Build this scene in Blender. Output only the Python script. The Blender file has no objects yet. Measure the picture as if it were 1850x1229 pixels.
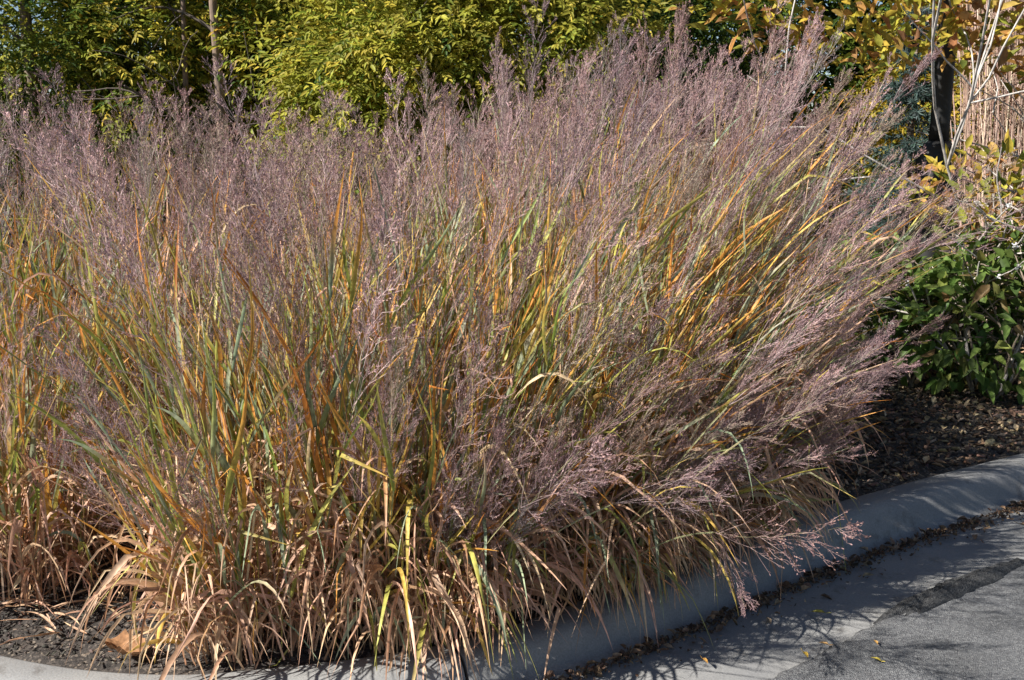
import bpy, math
import numpy as np
from mathutils import Vector, Matrix, Quaternion

C = bpy.context.scene.collection
SC = bpy.context.scene
R = math.radians
rng = np.random.RandomState(7)

# ------------------------------------------------------------------ camera
PITCH = R(11.4); CAMZ = 1.6
cam = bpy.data.cameras.new('camera'); cam.lens = 35; cam.sensor_width = 36
cam.clip_start = 0.05; cam.clip_end = 2000
co = bpy.data.objects.new('camera', cam); C.objects.link(co)
co.location = (0, 0, CAMZ); co.rotation_euler = (R(90) - PITCH, 0, 0)
SC.camera = co
FPX = 1850 * 35 / 36
def at(px, py, Y):
    """photo pixel -> point at forward distance Y (used to work out where things stand)"""
    cx, cy = (px - 925) / FPX, (614.5 - py) / FPX
    d = np.array([cx, math.cos(PITCH) + cy * math.sin(PITCH), -math.sin(PITCH) + cy * math.cos(PITCH)])
    return np.array([0, 0, CAMZ]) + d * (Y / d[1])

# ------------------------------------------------------------------ light
SUN_EL = 40; SUN_AZ = (-0.90, -0.41)
w = bpy.data.worlds.new('World'); SC.world = w; w.use_nodes = True
nt = w.node_tree
sky = nt.nodes.new('ShaderNodeTexSky'); sky.sky_type = 'NISHITA'; sky.sun_disc = False
sky.sun_elevation = R(SUN_EL); sky.sun_rotation = math.atan2(SUN_AZ[0], SUN_AZ[1]) % (2 * math.pi)
sky.altitude = 1600
nt.links.new(sky.outputs[0], nt.nodes['Background'].inputs[0])
nt.nodes['Background'].inputs[1].default_value = 0.05
sl = bpy.data.lights.new('sun', 'SUN'); sl.energy = 5.0; sl.angle = R(0.53); sl.color = (1, 0.95, 0.87)
so = bpy.data.objects.new('sun', sl); C.objects.link(so)
_h = math.hypot(*SUN_AZ); ce = math.cos(R(SUN_EL))
LS = Vector((SUN_AZ[0] / _h * ce, SUN_AZ[1] / _h * ce, math.sin(R(SUN_EL))))
so.rotation_euler = (-LS).to_track_quat('-Z', 'Y').to_euler(); so.location = LS * 30
SC.view_settings.view_transform = 'Standard'; SC.view_settings.look = 'None'
SC.view_settings.exposure = 1.08; SC.view_settings.gamma = 1
SC.cycles.max_bounces = 8; SC.cycles.transparent_max_bounces = 4
SC.cycles.use_denoising = True

# ------------------------------------------------------------------ helpers
def nrm(v):
    return v / np.maximum(np.linalg.norm(v, axis=-1, keepdims=True), 1e-9)

class MB:
    def __init__(s):
        s.v = []; s.f4 = []; s.f3 = []; s.c = []; s.n = 0
    def add(s, v, f, c):
        v = np.asarray(v, float).reshape(-1, 3); f = np.asarray(f, int)
        c = np.broadcast_to(np.asarray(c, float), (len(v), 3)) if np.ndim(c) < 2 or len(np.reshape(c, (-1, 3))) != len(v) else np.reshape(c, (-1, 3))
        s.v.append(v); s.c.append(c)
        (s.f4 if f.shape[1] == 4 else s.f3).append(f + s.n); s.n += len(v)
    def mesh(s, name, mat, smooth=False):
        v = np.concatenate(s.v); c = np.concatenate(s.c)
        f4 = np.concatenate(s.f4) if s.f4 else np.zeros((0, 4), int)
        f3 = np.concatenate(s.f3) if s.f3 else np.zeros((0, 3), int)
        me = bpy.data.meshes.new(name)
        me.vertices.add(len(v)); me.vertices.foreach_set('co', v.astype(np.float32).ravel())
        loops = np.concatenate([f4.ravel(), f3.ravel()])
        me.loops.add(len(loops)); me.loops.foreach_set('vertex_index', loops.astype(np.int32))
        np_ = len(f4) + len(f3)
        me.polygons.add(np_)
        st = np.concatenate([np.arange(len(f4)) * 4, len(f4) * 4 + np.arange(len(f3)) * 3])
        me.polygons.foreach_set('loop_start', st.astype(np.int32))
        me.update(calc_edges=True)
        if smooth: me.polygons.foreach_set('use_smooth', np.ones(np_, bool))
        ca = me.color_attributes.new('tint', 'FLOAT_COLOR', 'POINT')
        ca.data.foreach_set('color', np.hstack([c, np.ones((len(c), 1))]).astype(np.float32).ravel())
        me.materials.append(mat); me.validate()
        return me
    def build(s, name, mat, parent=None, smooth=False):
        return link(name, s.mesh(name, mat, smooth), parent)

def link(name, data, parent=None):
    o = bpy.data.objects.new(name, data); C.objects.link(o)
    if parent is not None: o.parent = parent
    return o
def tag(o, label=None, cat=None, group=None, kind=None):
    if label: o['label'] = label
    if cat: o['category'] = cat
    if group: o['group'] = group
    if kind: o['kind'] = kind
    return o
def thing(name, loc, label, cat, group=None):
    o = link(name, None); o.location = loc
    return tag(o, label, cat, group)

def ribbon(mb, P, side, W, col, fold=0.0, nvec=None):
    """P, side (M,S,3); W (M,S); col (M,S,3). three points across when folded, else two"""
    M, S, _ = P.shape
    if fold:
        V = np.stack([P - side * W[..., None] * .5 + nvec * W[..., None] * fold, P,
                      P + side * W[..., None] * .5 + nvec * W[..., None] * fold], 2); K = 3
    else:
        V = np.stack([P - side * W[..., None] * .5, P + side * W[..., None] * .5], 2); K = 2
    col = np.repeat(col[:, :, None, :], K, 2)
    idx = np.arange(M * S * K).reshape(M, S, K)
    F = [np.stack([idx[:, :-1, k], idx[:, :-1, k + 1], idx[:, 1:, k + 1], idx[:, 1:, k]], -1).reshape(-1, 4) for k in range(K - 1)]
    mb.add(V.reshape(-1, 3), np.concatenate(F), col.reshape(-1, 3))

def tube(mb, P, rad, col, n=6):
    P = np.asarray(P, float); K = len(P); rad = np.broadcast_to(rad, (K,))
    T = nrm(np.gradient(P, axis=0)); ref = np.array([0.31, 0.17, .93]) if abs(T[0][2]) < .8 else np.array([1, .13, 0])
    A = nrm(np.cross(T, ref)); B = np.cross(T, A)
    a = np.linspace(0, 2 * math.pi, n, endpoint=False)
    V = P[:, None] + (A[:, None] * np.cos(a)[None, :, None] + B[:, None] * np.sin(a)[None, :, None]) * rad[:, None, None]
    i = np.arange(K * n).reshape(K, n); j = np.roll(i, -1, 1)
    mb.add(V.reshape(-1, 3), np.stack([i[:-1], j[:-1], j[1:], i[1:]], -1).reshape(-1, 4), col)
    c = len(P) * n
    mb.add(np.vstack([V[-1], P[-1:] + T[-1:] * rad[-1]]), np.stack([np.arange(n), np.roll(np.arange(n), -1), np.full(n, n)], -1), col)

LEAF_T = np.array([0, .28, .62, 1., .62, .28]); LEAF_W = np.array([0, -.42, -.36, 0, .36, .42])
def leaves(mb, pos, d, nv, L, W, col, curl=0.15, lift=.25):
    """pos,d,nv (M,3): leaf base, its direction and its face normal"""
    d = nrm(d); side = nrm(np.cross(d, nv)); nn = np.cross(side, d)
    M = len(pos)
    cu = (np.broadcast_to(curl, (M,)) * L)[:, None, None]
    V = (pos[:, None] + d[:, None] * (LEAF_T[None, :, None] * L[:, None, None]) + side[:, None] * (LEAF_W[None, :, None] * W[:, None, None])
         + nn[:, None] * (np.abs(LEAF_W)[None, :, None] * W[:, None, None] * lift * 2 - (LEAF_T ** 2)[None, :, None] * cu))
    i = np.arange(M * 6).reshape(M, 6)
    F = np.concatenate([i[:, [0, 5, 4, 3]], i[:, [0, 3, 2, 1]]])
    shade = np.repeat(col[:, None], 6, 1)
    mb.add(V.reshape(-1, 3), F, shade.reshape(-1, 3))

def pick(pal, n, wts=None, jit=.15):
    pal = np.array(pal); k = rng.choice(len(pal), n, p=None if wts is None else np.array(wts) / np.sum(wts))
    return np.clip(pal[k] * rng.uniform(1 - jit, 1 + jit, (n, 1)) * rng.uniform(1 - jit * .4, 1 + jit * .4, (n, 3)), .005, .9)
def runit(n):
    return nrm(rng.normal(size=(n, 3)))

# ------------------------------------------------------------------ materials
def new_mat(name):
    m = bpy.data.materials.new(name); m.use_nodes = True
    t = m.node_tree; b = t.nodes['Principled BSDF']
    return m, t, b
def N(t, kind, **k):
    n = t.nodes.new(kind)
    for a, v in k.items():
        if a.startswith('i_'): n.inputs[a[2:].replace('_', ' ')].default_value = v
        else: setattr(n, a, v)
    return n
def plant_mat(name, transl=.35, rough=.55, spec=.3, noise=60., amt=.35, vary=0.0):
    m, t, b = new_mat(name); L = t.links.new
    at_ = N(t, 'ShaderNodeAttribute', attribute_name='tint')
    tc = N(t, 'ShaderNodeTexCoord'); nz = N(t, 'ShaderNodeTexNoise', i_Scale=noise, i_Detail=3.)
    L(tc.outputs['Object'], nz.inputs['Vector'])
    mr = N(t, 'ShaderNodeMapRange'); mr.inputs[1].default_value = .3; mr.inputs[2].default_value = .7
    mr.inputs[3].default_value = 1 - amt; mr.inputs[4].default_value = 1 + amt
    L(nz.outputs['Fac'], mr.inputs[0])
    mul = N(t, 'ShaderNodeVectorMath', operation='MULTIPLY')
    L(at_.outputs['Color'], mul.inputs[0]); L(mr.outputs[0], mul.inputs[1])
    out_c = mul.outputs[0]
    if vary:
        oi = N(t, 'ShaderNodeObjectInfo'); rp = N(t, 'ShaderNodeValToRGB')
        e = rp.color_ramp.elements
        e[0].position = 0; e[0].color = (1.3, 1.16, 1.14, 1); e[1].position = 1; e[1].color = (.80, .90, .92, 1)
        for p, c in ((.25, (.72, .70, .76, 1)), (.5, (1.6, 1.5, 1.5, 1)), (.75, (.85, .73, .69, 1)), (.9, (1.05, 1.15, .9, 1))):
            q = e.new(p); q.color = c
        L(oi.outputs['Random'], rp.inputs[0])
        m2 = N(t, 'ShaderNodeVectorMath', operation='MULTIPLY'); L(out_c, m2.inputs[0]); L(rp.outputs[0], m2.inputs[1]); out_c = m2.outputs[0]
    L(out_c, b.inputs['Base Color'])
    b.inputs['Roughness'].default_value = rough; b.inputs['Specular IOR Level'].default_value = spec
    if transl:
        tr = N(t, 'ShaderNodeBsdfTranslucent'); mx = N(t, 'ShaderNodeMixShader', i_Fac=transl)
        L(out_c, tr.inputs['Color'])
        L(b.outputs[0], mx.inputs[1]); L(tr.outputs[0], mx.inputs[2])
        L(mx.outputs[0], t.nodes['Material Output'].inputs[0])
    return m
M_BLADE = plant_mat('grass_blade', .30, .5, .35, 45, .3)
M_CULM = plant_mat('grass_stem', .0, .5, .35, 30, .25)
M_HEAD = plant_mat('grass_seed_head', .25, .6, .3, 25, .3, vary=1)
M_LEAF = plant_mat('tree_leaf', .5, .5, .22, 30, .3)
M_LITTER = plant_mat('dead_leaf', .1, .75, .2, 70, .4)
M_CHIP = plant_mat('wood_chip', 0, .85, .2, 90, .35)

def bark_mat():
    m, t, b = new_mat('bark'); L = t.links.new
    a = N(t, 'ShaderNodeAttribute', attribute_name='tint'); tc = N(t, 'ShaderNodeTexCoord')
    mp = N(t, 'ShaderNodeMapping'); mp.inputs['Scale'].default_value = (1, 1, .25)
    nz = N(t, 'ShaderNodeTexNoise', i_Scale=45., i_Detail=6.)
    L(tc.outputs['Object'], mp.inputs[0]); L(mp.outputs[0], nz.inputs['Vector'])
    mr = N(t, 'ShaderNodeMapRange'); mr.inputs[1].default_value = .3; mr.inputs[2].default_value = .7; mr.inputs[3].default_value = .5; mr.inputs[4].default_value = 1.4
    L(nz.outputs[0], mr.inputs[0])
    mu = N(t, 'ShaderNodeVectorMath', operation='MULTIPLY'); L(a.outputs['Color'], mu.inputs[0]); L(mr.outputs[0], mu.inputs[1])
    L(mu.outputs[0], b.inputs['Base Color']); b.inputs['Roughness'].default_value = .85
    bp = N(t, 'ShaderNodeBump', i_Strength=.6, i_Distance=.01); L(nz.outputs[0], bp.inputs['Height']); L(bp.outputs[0], b.inputs['Normal'])
    return m
M_BARK = bark_mat()

def concrete_mat():
    m, t, b = new_mat('concrete'); L = t.links.new
    tc = N(t, 'ShaderNodeTexCoord')
    n1 = N(t, 'ShaderNodeTexNoise', i_Scale=2.2, i_Detail=6., i_Roughness=.6); n2 = N(t, 'ShaderNodeTexNoise', i_Scale=160., i_Detail=3.)
    n3 = N(t, 'ShaderNodeTexNoise', i_Scale=9., i_Detail=8., i_Roughness=.7)
    for n in (n1, n2, n3): L(tc.outputs['Object'], n.inputs['Vector'])
    r1 = N(t, 'ShaderNodeValToRGB'); e = r1.color_ramp.elements
    e[0].position = .3; e[0].color = (.18, .182, .188, 1); e[1].position = .7; e[1].color = (.28, .278, .268, 1)
    L(n1.outputs[0], r1.inputs[0])
    r2 = N(t, 'ShaderNodeMapRange'); r2.inputs[1].default_value = .3; r2.inputs[2].default_value = .7; r2.inputs[3].default_value = .85; r2.inputs[4].default_value = 1.12
    L(n2.outputs[0], r2.inputs[0])
    mu = N(t, 'ShaderNodeVectorMath', operation='MULTIPLY'); L(r1.outputs[0], mu.inputs[0]); L(r2.outputs[0], mu.inputs[1])
    # dirt stains with an outline of their own
    r3 = N(t, 'ShaderNodeMapRange'); r3.inputs[1].default_value = .56; r3.inputs[2].default_value = .70; r3.inputs[3].default_value = 0; r3.inputs[4].default_value = .65
    L(n3.outputs[0], r3.inputs[0])
    mx = N(t, 'ShaderNodeMix', data_type='RGBA'); L(r3.outputs[0], mx.inputs[0]); L(mu.outputs[0], mx.inputs[6]); mx.inputs[7].default_value = (.075, .065, .055, 1)
    L(mx.outputs[2], b.inputs['Base Color']); b.inputs['Roughness'].default_value = .88
    bp = N(t, 'ShaderNodeBump', i_Strength=.35, i_Distance=.004); L(n2.outputs[0], bp.inputs['Height']); L(bp.outputs[0], b.inputs['Normal'])
    return m
M_CONC = concrete_mat()

def asphalt_mat():
    m, t, b = new_mat('asphalt'); L = t.links.new
    tc = N(t, 'ShaderNodeTexCoord')
    v = N(t, 'ShaderNodeTexVoronoi', i_Scale=210.); n1 = N(t, 'ShaderNodeTexNoise', i_Scale=3., i_Detail=5.)
    n2 = N(t, 'ShaderNodeTexNoise', i_Scale=90., i_Detail=4.)
    for n in (v, n1, n2): L(tc.outputs['Object'], n.inputs['Vector'])
    r = N(t, 'ShaderNodeValToRGB'); e = r.color_ramp.elements
    e[0].position = 0; e[0].color = (.07, .07, .075, 1); e[1].position = 1; e[1].color = (.22, .22, .22, 1)
    q = e.new(.45); q.color = (.115, .118, .125, 1); q = e.new(.85); q.color = (.155, .16, .165, 1)
    sp = N(t, 'ShaderNodeSeparateColor'); L(v.outputs['Color'], sp.inputs[0]); L(sp.outputs[0], r.inputs[0])
    mr = N(t, 'ShaderNodeMapRange'); mr.inputs[1].default_value = .3; mr.inputs[2].default_value = .7; mr.inputs[3].default_value = .75; mr.inputs[4].default_value = 1.2
    L(n1.outputs[0], mr.inputs[0])
    mu = N(t, 'ShaderNodeVectorMath', operation='MULTIPLY'); L(r.outputs[0], mu.inputs[0]); L(mr.outputs[0], mu.inputs[1])
    a = N(t, 'ShaderNodeAttribute', attribute_name='tint')
    mu2 = N(t, 'ShaderNodeVectorMath', operation='MULTIPLY'); L(mu.outputs[0], mu2.inputs[0]); L(a.outputs['Color'], mu2.inputs[1])
    L(mu2.outputs[0], b.inputs['Base Color']); b.inputs['Roughness'].default_value = .85
    ad = N(t, 'ShaderNodeMath', operation='ADD'); L(v.outputs['Distance'], ad.inputs[0]); L(n2.outputs[0], ad.inputs[1])
    bp = N(t, 'ShaderNodeBump', i_Strength=.8, i_Distance=.006); L(ad.outputs[0], bp.inputs['Height']); L(bp.outputs[0], b.inputs['Normal'])
    return m
M_ASPH = asphalt_mat()

def soil_mat():
    m, t, b = new_mat('soil'); L = t.links.new
    tc = N(t, 'ShaderNodeTexCoord'); v = N(t, 'ShaderNodeTexVoronoi', i_Scale=130.); n1 = N(t, 'ShaderNodeTexNoise', i_Scale=35., i_Detail=8., i_Roughness=.7)
    for n in (v, n1): L(tc.outputs['Object'], n.inputs['Vector'])
    r = N(t, 'ShaderNodeValToRGB'); e = r.color_ramp.elements
    e[0].position = 0; e[0].color = (.022, .018, .016, 1); e[1].position = 1; e[1].color = (.22, .18, .14, 1)
    q = e.new(.55); q.color = (.048, .04, .035, 1); q = e.new(.88); q.color = (.085, .07, .06, 1)
    sp = N(t, 'ShaderNodeSeparateColor'); L(v.outputs['Color'], sp.inputs[0]); L(sp.outputs[1], r.inputs[0])
    L(r.outputs[0], b.inputs['Base Color']); b.inputs['Roughness'].default_value = .9
    bp = N(t, 'ShaderNodeBump', i_Strength=1., i_Distance=.012); L(n1.outputs[0], bp.inputs['Height']); L(bp.outputs[0], b.inputs['Normal'])
    return m
M_SOIL = soil_mat()
def plain_mat(name, col, rough=.5, metal=0.):
    m, t, b = new_mat(name); L = t.links.new
    tc = N(t, 'ShaderNodeTexCoord'); nz = N(t, 'ShaderNodeTexNoise', i_Scale=25., i_Detail=5.); L(tc.outputs['Object'], nz.inputs['Vector'])
    r = N(t, 'ShaderNodeValToRGB'); e = r.color_ramp.elements
    e[0].color = (*[c * .75 for c in col], 1); e[1].color = (*[c * 1.25 for c in col], 1)
    L(nz.outputs[0], r.inputs[0]); L(r.outputs[0], b.inputs['Base Color'])
    b.inputs['Roughness'].default_value = rough; b.inputs['Metallic'].default_value = metal
    return m
M_BLACK = plain_mat('black_paint', (.003, .003, .0035), .6)
M_TERRAIN = plain_mat('terrain_earth', (.10, .09, .05), .95)

# ------------------------------------------------------------------ setting: kerb, gutter, road, bed
KP = np.array([(-16, 16, .10), (-9, 8.6, .10), (-6, 5.9, .10), (-3.6, 3.95, .10), (-2.3, 3.05, .10), (-1.52, 2.72, .10), (-1.07, 2.615, .10), (-.68, 2.65, .10),
               (-.12, 2.82, .105), (.5, 3.24, .13), (1.07, 3.68, .15), (1.7, 4.09, .15), (2.4, 4.5, .15), (4, 5.4, .15), (9, 8.2, .15), (20, 14, .15)])
def catmull(P, per=24):
    out = []
    Q = np.vstack([2 * P[0] - P[1], P, 2 * P[-1] - P[-2]])
    for k in range(1, len(Q) - 2):
        p0, p1, p2, p3 = Q[k - 1:k + 3]
        for u in np.linspace(0, 1, per, endpoint=False):
            out.append(.5 * ((2 * p1) + (-p0 + p2) * u + (2 * p0 - 5 * p1 + 4 * p2 - p3) * u * u + (-p0 + 3 * p1 - 3 * p2 + p3) * u ** 3))
    out.append(P[-1]); return np.array(out)
KC = catmull(KP)
KT = nrm(np.gradient(KC[:, :2], axis=0)); KN = np.stack([KT[:, 1], -KT[:, 0]], 1)     # outward, towards the road
KS = np.concatenate([[0], np.cumsum(np.linalg.norm(np.diff(KC[:, :2], axis=0), axis=1))])
def kerb_y(x): return np.interp(x, KC[:, 0], KC[:, 1])
def kerb_h(x): return np.interp(x, KC[:, 0], KC[:, 2])
def bed_z(x, y):
    d = np.maximum(y - kerb_y(x), 0)
    return kerb_h(x) - .012 + .05 * (1 - np.exp(-d * 2.2)) + .012 * np.sin(x * 5.1 + y * 2) * np.minimum(d, 1)
def floor_z(x, y):
    """lowest height a leaf can hang to at x, y"""
    d = (y - kerb_y(x)) * .82
    return np.where(d > 0, bed_z(x, y), np.where(d > -.13, kerb_h(x), np.where(d > -.2, kerb_h(x) * .5, .004)))

def sample_k(s): return np.array([np.interp(s, KS, KC[:, k]) for k in range(3)]), nrm(np.array([np.interp(s, KS, KN[:, k]) for k in range(2)]))
def strip(name, s0, s1, prof, mat, step=.04, cap=True, col=1., smooth=True):
    mb = MB(); ss = np.linspace(s0, s1, max(2, int((s1 - s0) / step)))
    V = []
    for s in ss:
        p, n = sample_k(s)
        V.append([(p[0] + n[0] * d, p[1] + n[1] * d, z) for d, z in prof(s, p[2])])
    V = np.array(V); K = V.shape[1]; i = np.arange(V.shape[0] * K).reshape(-1, K)
    mb.add(V.reshape(-1, 3), np.stack([i[:-1, :-1], i[:-1, 1:], i[1:, 1:], i[1:, :-1]], -1).reshape(-1, 4), (col,) * 3)
    if cap:
        for row in (V[0], V[-1]):
            c = row.mean(0); mb.add(np.vstack([row, c]), [(a, a + 1, K) for a in range(K - 1)], (col,) * 3)
    o = mb.build(name, mat, smooth=smooth); tag(o, kind='structure'); return o
def sx(x): return float(np.interp(x, KC[:, 0], KS))
def kprof(s, h):
    wob = .003 * math.sin(s * 9)
    return [(0, -.12), (0, h - .014), (.004, h - .004), (.014, h), (.085 + wob, h + .001), (.112 + wob, h - .006), (.132 + wob, h - .022),
            (.146 + wob, h * .62), (.166, h * .25), (.182, .018), (.205, .004), (.215, -.03)]
J = [sx(-11), sx(-3.0), sx(-.19), sx(2.27), sx(5), sx(12)]
for a, b_ in zip(J[:-1], J[1:]):
    strip('kerb', a + .005, b_ - .005, kprof, M_CONC)
strip('gutter', J[0], J[-1], lambda s, h: [(.15, .003), (.3, .0), (.45, -.002), (.66, .0)], M_CONC, cap=False)
jr = np.random.RandomState(3); JG = np.convolve(jr.normal(size=4000), np.ones(5) / 5, 'same') * .02 + np.convolve(jr.normal(size=4000), np.ones(25) / 25, 'same') * .05
def jag(s): return float(np.interp(s / .02, np.arange(4000), JG))
def rprof(s, h):
    j = .57 + jag(s)
    return [(j, -.02), (j + .004, .008), (j + .02, .0145 + .004 * abs(math.sin(s * 40))), (j + .06, .016), (.8, .016), (1.1, .017), (1.8, .02), (4, .03), (9, .03), (40, .03), (150, .03)]
strip('road', J[0], J[-1], rprof, M_ASPH, step=.02, cap=False)
g = MB(); q = 600
g.add([(-q, -q, -.06), (q, -q, -.06), (q, q, -.06), (-q, q, -.06)], [(0, 1, 2, 3)], (1, 1, 1)); tag(g.build('ground', M_TERRAIN), kind='structure')
# the planting bed
xs = np.concatenate([np.linspace(-11, -2.7, 40, endpoint=False), np.arange(-2.7, 3.6, .03), np.linspace(3.6, 12, 40)])
ds = np.concatenate([np.arange(0, .9, .03), np.geomspace(.9, 40, 60)])
X = np.repeat(xs[:, None], len(ds), 1); Y = kerb_y(X) + .002 + ds[None]
Z = bed_z(X, Y) + rng.normal(0, .006, X.shape) * (ds[None] > .01); Z[:, 0] -= .0
i = np.arange(X.size).reshape(X.shape)
b = MB(); b.add(np.stack([X, Y, Z], -1).reshape(-1, 3), np.stack([i[:-1, :-1], i[1:, :-1], i[1:, 1:], i[:-1, 1:]], -1).reshape(-1, 4), (1, 1, 1))
tag(b.build('soil', M_SOIL, smooth=True), kind='structure')

# ------------------------------------------------------------------ trees and shrubs behind
def limb(mb, p, d, L, r, col, rs, depth, tips, droop=0., split=3, nmin=.006):
    K = 7; P = [np.array(p)]; d = np.array(d) / np.linalg.norm(d)
    for k in range(K - 1):
        d = d + rs.normal(0, .10, 3) + np.array([0, 0, -droop]); d /= np.linalg.norm(d); P.append(P[-1] + d * L / (K - 1))
    P = np.array(P); tube(mb, P, np.linspace(r, r * .5, K), col, 7 if r > .02 else 4)
    if depth == 0:
        for q in P[2:]: tips.append(q)
        return
    for _ in range(split):
        k = rs.randint(2, K); a = rs.normal(size=3); a -= d * a.dot(d); a /= np.linalg.norm(a)
        nd = d * rs.uniform(.5, 1) + a * rs.uniform(.5, 1.0) + np.array([0, 0, .15 - droop])
        limb(mb, P[k], nd, L * rs.uniform(.5, .75), max(nmin, r * .5), col, rs, depth - 1, tips, droop, split)

def twigs(mb, cen, out, n_leaf, ll, lw, pal, wts, spread=.7, tl=.22, droop=.35):
    """pinnate sprays of leaves: cen (M,3), out (M,3)"""
    M = len(cen)
    td = nrm(out + rng.normal(0, .6, (M, 3)) + np.array([0, 0, -droop]))
    sd = nrm(np.cross(td, nrm(rng.normal(0, .35, (M, 3)) + np.array([0, 0, 1])))); up = np.cross(sd, td)
    base = pick(pal, M, wts, .2)
    A = []; B = []; Cc = []; D = []
    for k in range(n_leaf):
        f = (k // 2 + 1) / (n_leaf // 2 + 1); sg = 1 if k % 2 else -1
        if k == n_leaf - 1: f = 1; sg = 0
        A.append(cen + td * tl * f); B.append(nrm(td * (.55 if sg else 1) + sd * sg * spread + rng.normal(0, .18, (M, 3)) + np.array([0, 0, -.15])))
        Cc.append(nrm(up + rng.normal(0, .35, (M, 3)))); D.append(base * rng.uniform(.8, 1.2, (M, 1)))
    A, B, Cc, D = map(np.concatenate, (A, B, Cc, D)); n = len(A)
    leaves(mb, A, B, Cc, ll * rng.uniform(.7, 1.25, n), lw * rng.uniform(.75, 1.2, n), D, curl=rng.uniform(-.05, .35, n))

GREEN = (.075, .125, .025); MID = (.16, .20, .03); LIME = (.31, .32, .05); YEL = (.50, .43, .065); GOLD = (.53, .38, .055); DARK = (.04, .075, .022)
def tree(name, label, base, H, trunks, blobs, pal, wts, ll=.064, lw=.027, dens=1.5, group=None, seed=1, bark=(.16, .12, .09), cat='tree'):
    rs = np.random.RandomState(seed); t = thing(name, base, label, cat, group)
    mt = MB(); tips = []
    for (dx, dy, lean, r) in trunks:
        d = np.array([lean[0], lean[1], 1.]); d /= np.linalg.norm(d)
        K = 9; P = np.array([np.array([dx, dy, -.05]) + d * H * .72 * u + np.array([math.sin(u * 5 + dx * 9) * .04, math.cos(u * 4) * .04, 0]) for u in np.linspace(0, 1, K)])
        tube(mt, P, np.linspace(r, r * .45, K), bark, 9)
        for u in np.linspace(.22, .95, 9):
            k = min(K - 1, int(u * (K - 1))); a = rs.uniform(0, 6.28)
            limb(mt, P[k], (math.cos(a), math.sin(a), rs.uniform(.5, 1.3)), H * rs.uniform(.12, .21), r * .28, (.09, .07, .055), rs, 1, tips, .03, 3)
    mt.build('trunk', M_BARK, t, True)
    mc = MB()
    for (c, rad, n) in blobs:
        n = int(n * dens * 2.3); u = runit(n); rr = rng.uniform(.35, 1., (n, 1)) ** .6
        # uneven outline: several lobes
        lob = 1 + .28 * np.sin(u[:, :1] * 5 + c[0] * 3) * np.sin(u[:, 1:2] * 4 + c[2]) + .15 * np.sin(u[:, 2:] * 9 + c[1])
        p = np.array(c) + u * rr * lob * np.array(rad)
        p = p[p[:, 2] > .15]
        twigs(mc, p, u[:len(p)], 7, ll, lw, pal, wts)
    mc.build('crown', M_LEAF, t)
    return t

def w2(px, py, Y): return at(px, py, Y)
def tr(px, Y):
    p = at(px, 400, Y); return (p[0], Y, .1)
tree('broadleaf_tree', 'dense dark green tree behind the grass at the left end', tr(60, 9.2), 5.2, [(0, 0, (.05, 0), .08), (.25, .2, (.2, .1), .05)],
     [((0, 0, 2.3), (1.15, .9, 1.5), 900), ((-.9, .2, 1.6), (.9, .8, 1.0), 450), ((.7, .1, 1.4), (.8, .7, .8), 380), ((.2, 0, 3.9), (1.3, 1, 1.1), 300)],
     [GREEN, MID, LIME, DARK, YEL], [3, 5, 4, 1, 1], seed=11)
tree('yellowing_tree', 'half yellow tree with a slender bare tan trunk showing', tr(392, 8.7), 5.4, [(0, 0, (.035, 0), .055), (-.25, .1, (.0, .02), .035), (.45, .3, (.28, 0), .05)],
     [((-.72, .5, 2.2), (.8, .6, 1.0), 700), ((.8, .6, 2.1), (.85, .7, 1.1), 780), ((-.1, .9, 1.5), (1.0, .5, .7), 420), ((.1, .5, 3.7), (1.4, 1, 1.0), 300)],
     [GREEN, MID, LIME, YEL, GOLD], [1.5, 3, 4, 3.2, 1.2], seed=23, bark=(.17, .12, .09))
tree('broadleaf_tree', 'deep green tree with a dark leaning trunk between the tan trunk and bright shrub', tr(520, 10.2), 5.6, [(0, 0, (.25, 0), .09), (.2, .1, (.5, .1), .05)],
     [((0.3, 0, 2.2), (1.2, .8, 1.3), 900), ((.3, .2, 3.9), (1.5, 1, 1.0), 300), ((-.5, .5, 1.2), (.9, .7, .7), 300)],
     [GREEN, MID, LIME, YEL], [3, 4, 3, 2], seed=31, bark=(.07, .055, .045))
tree('bright_tree', 'bright lime yellow tree rising behind the middle of the grass', tr(790, 8.3), 4.6, [(0, 0, (.05, 0), .06), (-.2, .1, (-.15, .05), .04)],
     [((-.35, -.1, 1.9), (.85, .6, .75), 650), ((.55, -.1, 2.25), (1.05, .65, .85), 820), ((-.75, -.1, 1.35), (.55, .45, .5), 300), ((.2, .1, 3.2), (1.2, .9, .8), 320)],
     [LIME, (.37, .35, .06), YEL, MID, GREEN], [4, 4.5, 2.5, 1.6, .6], seed=41, ll=.068, lw=.029)
tree('broadleaf_tree', 'shady dark green tree behind the tallest plumes with grey limbs', tr(1180, 10.0), 5.6, [(0, 0, (.1, 0), .09), (-.3, .1, (.5, 0), .06)],
     [((-.1, 0, 2.4), (1.5, .9, 1.3), 1000), ((-.7, .4, 1.3), (1.0, .8, .8), 380), ((.9, .4, 1.4), (.9, .8, .8), 380), ((.2, 0, 4.0), (1.6, 1, 1.0), 320)],
     [GREEN, MID, DARK, LIME], [5, 3.5, 3, .6], seed=51, bark=(.16, .14, .12))
tree('golden_tree', 'golden leaved tree seen past the black lamp post', tr(1735, 9.8), 4.2, [(0, 0, (.0, 0), .06)],
     [((0, 0, 1.5), (1.1, .8, 1.1), 900), ((.3, 0, 2.9), (1.2, .8, .8), 400)], [YEL, GOLD, LIME, MID], [4, 4, 1.5, 1], seed=61, ll=.075)
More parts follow.
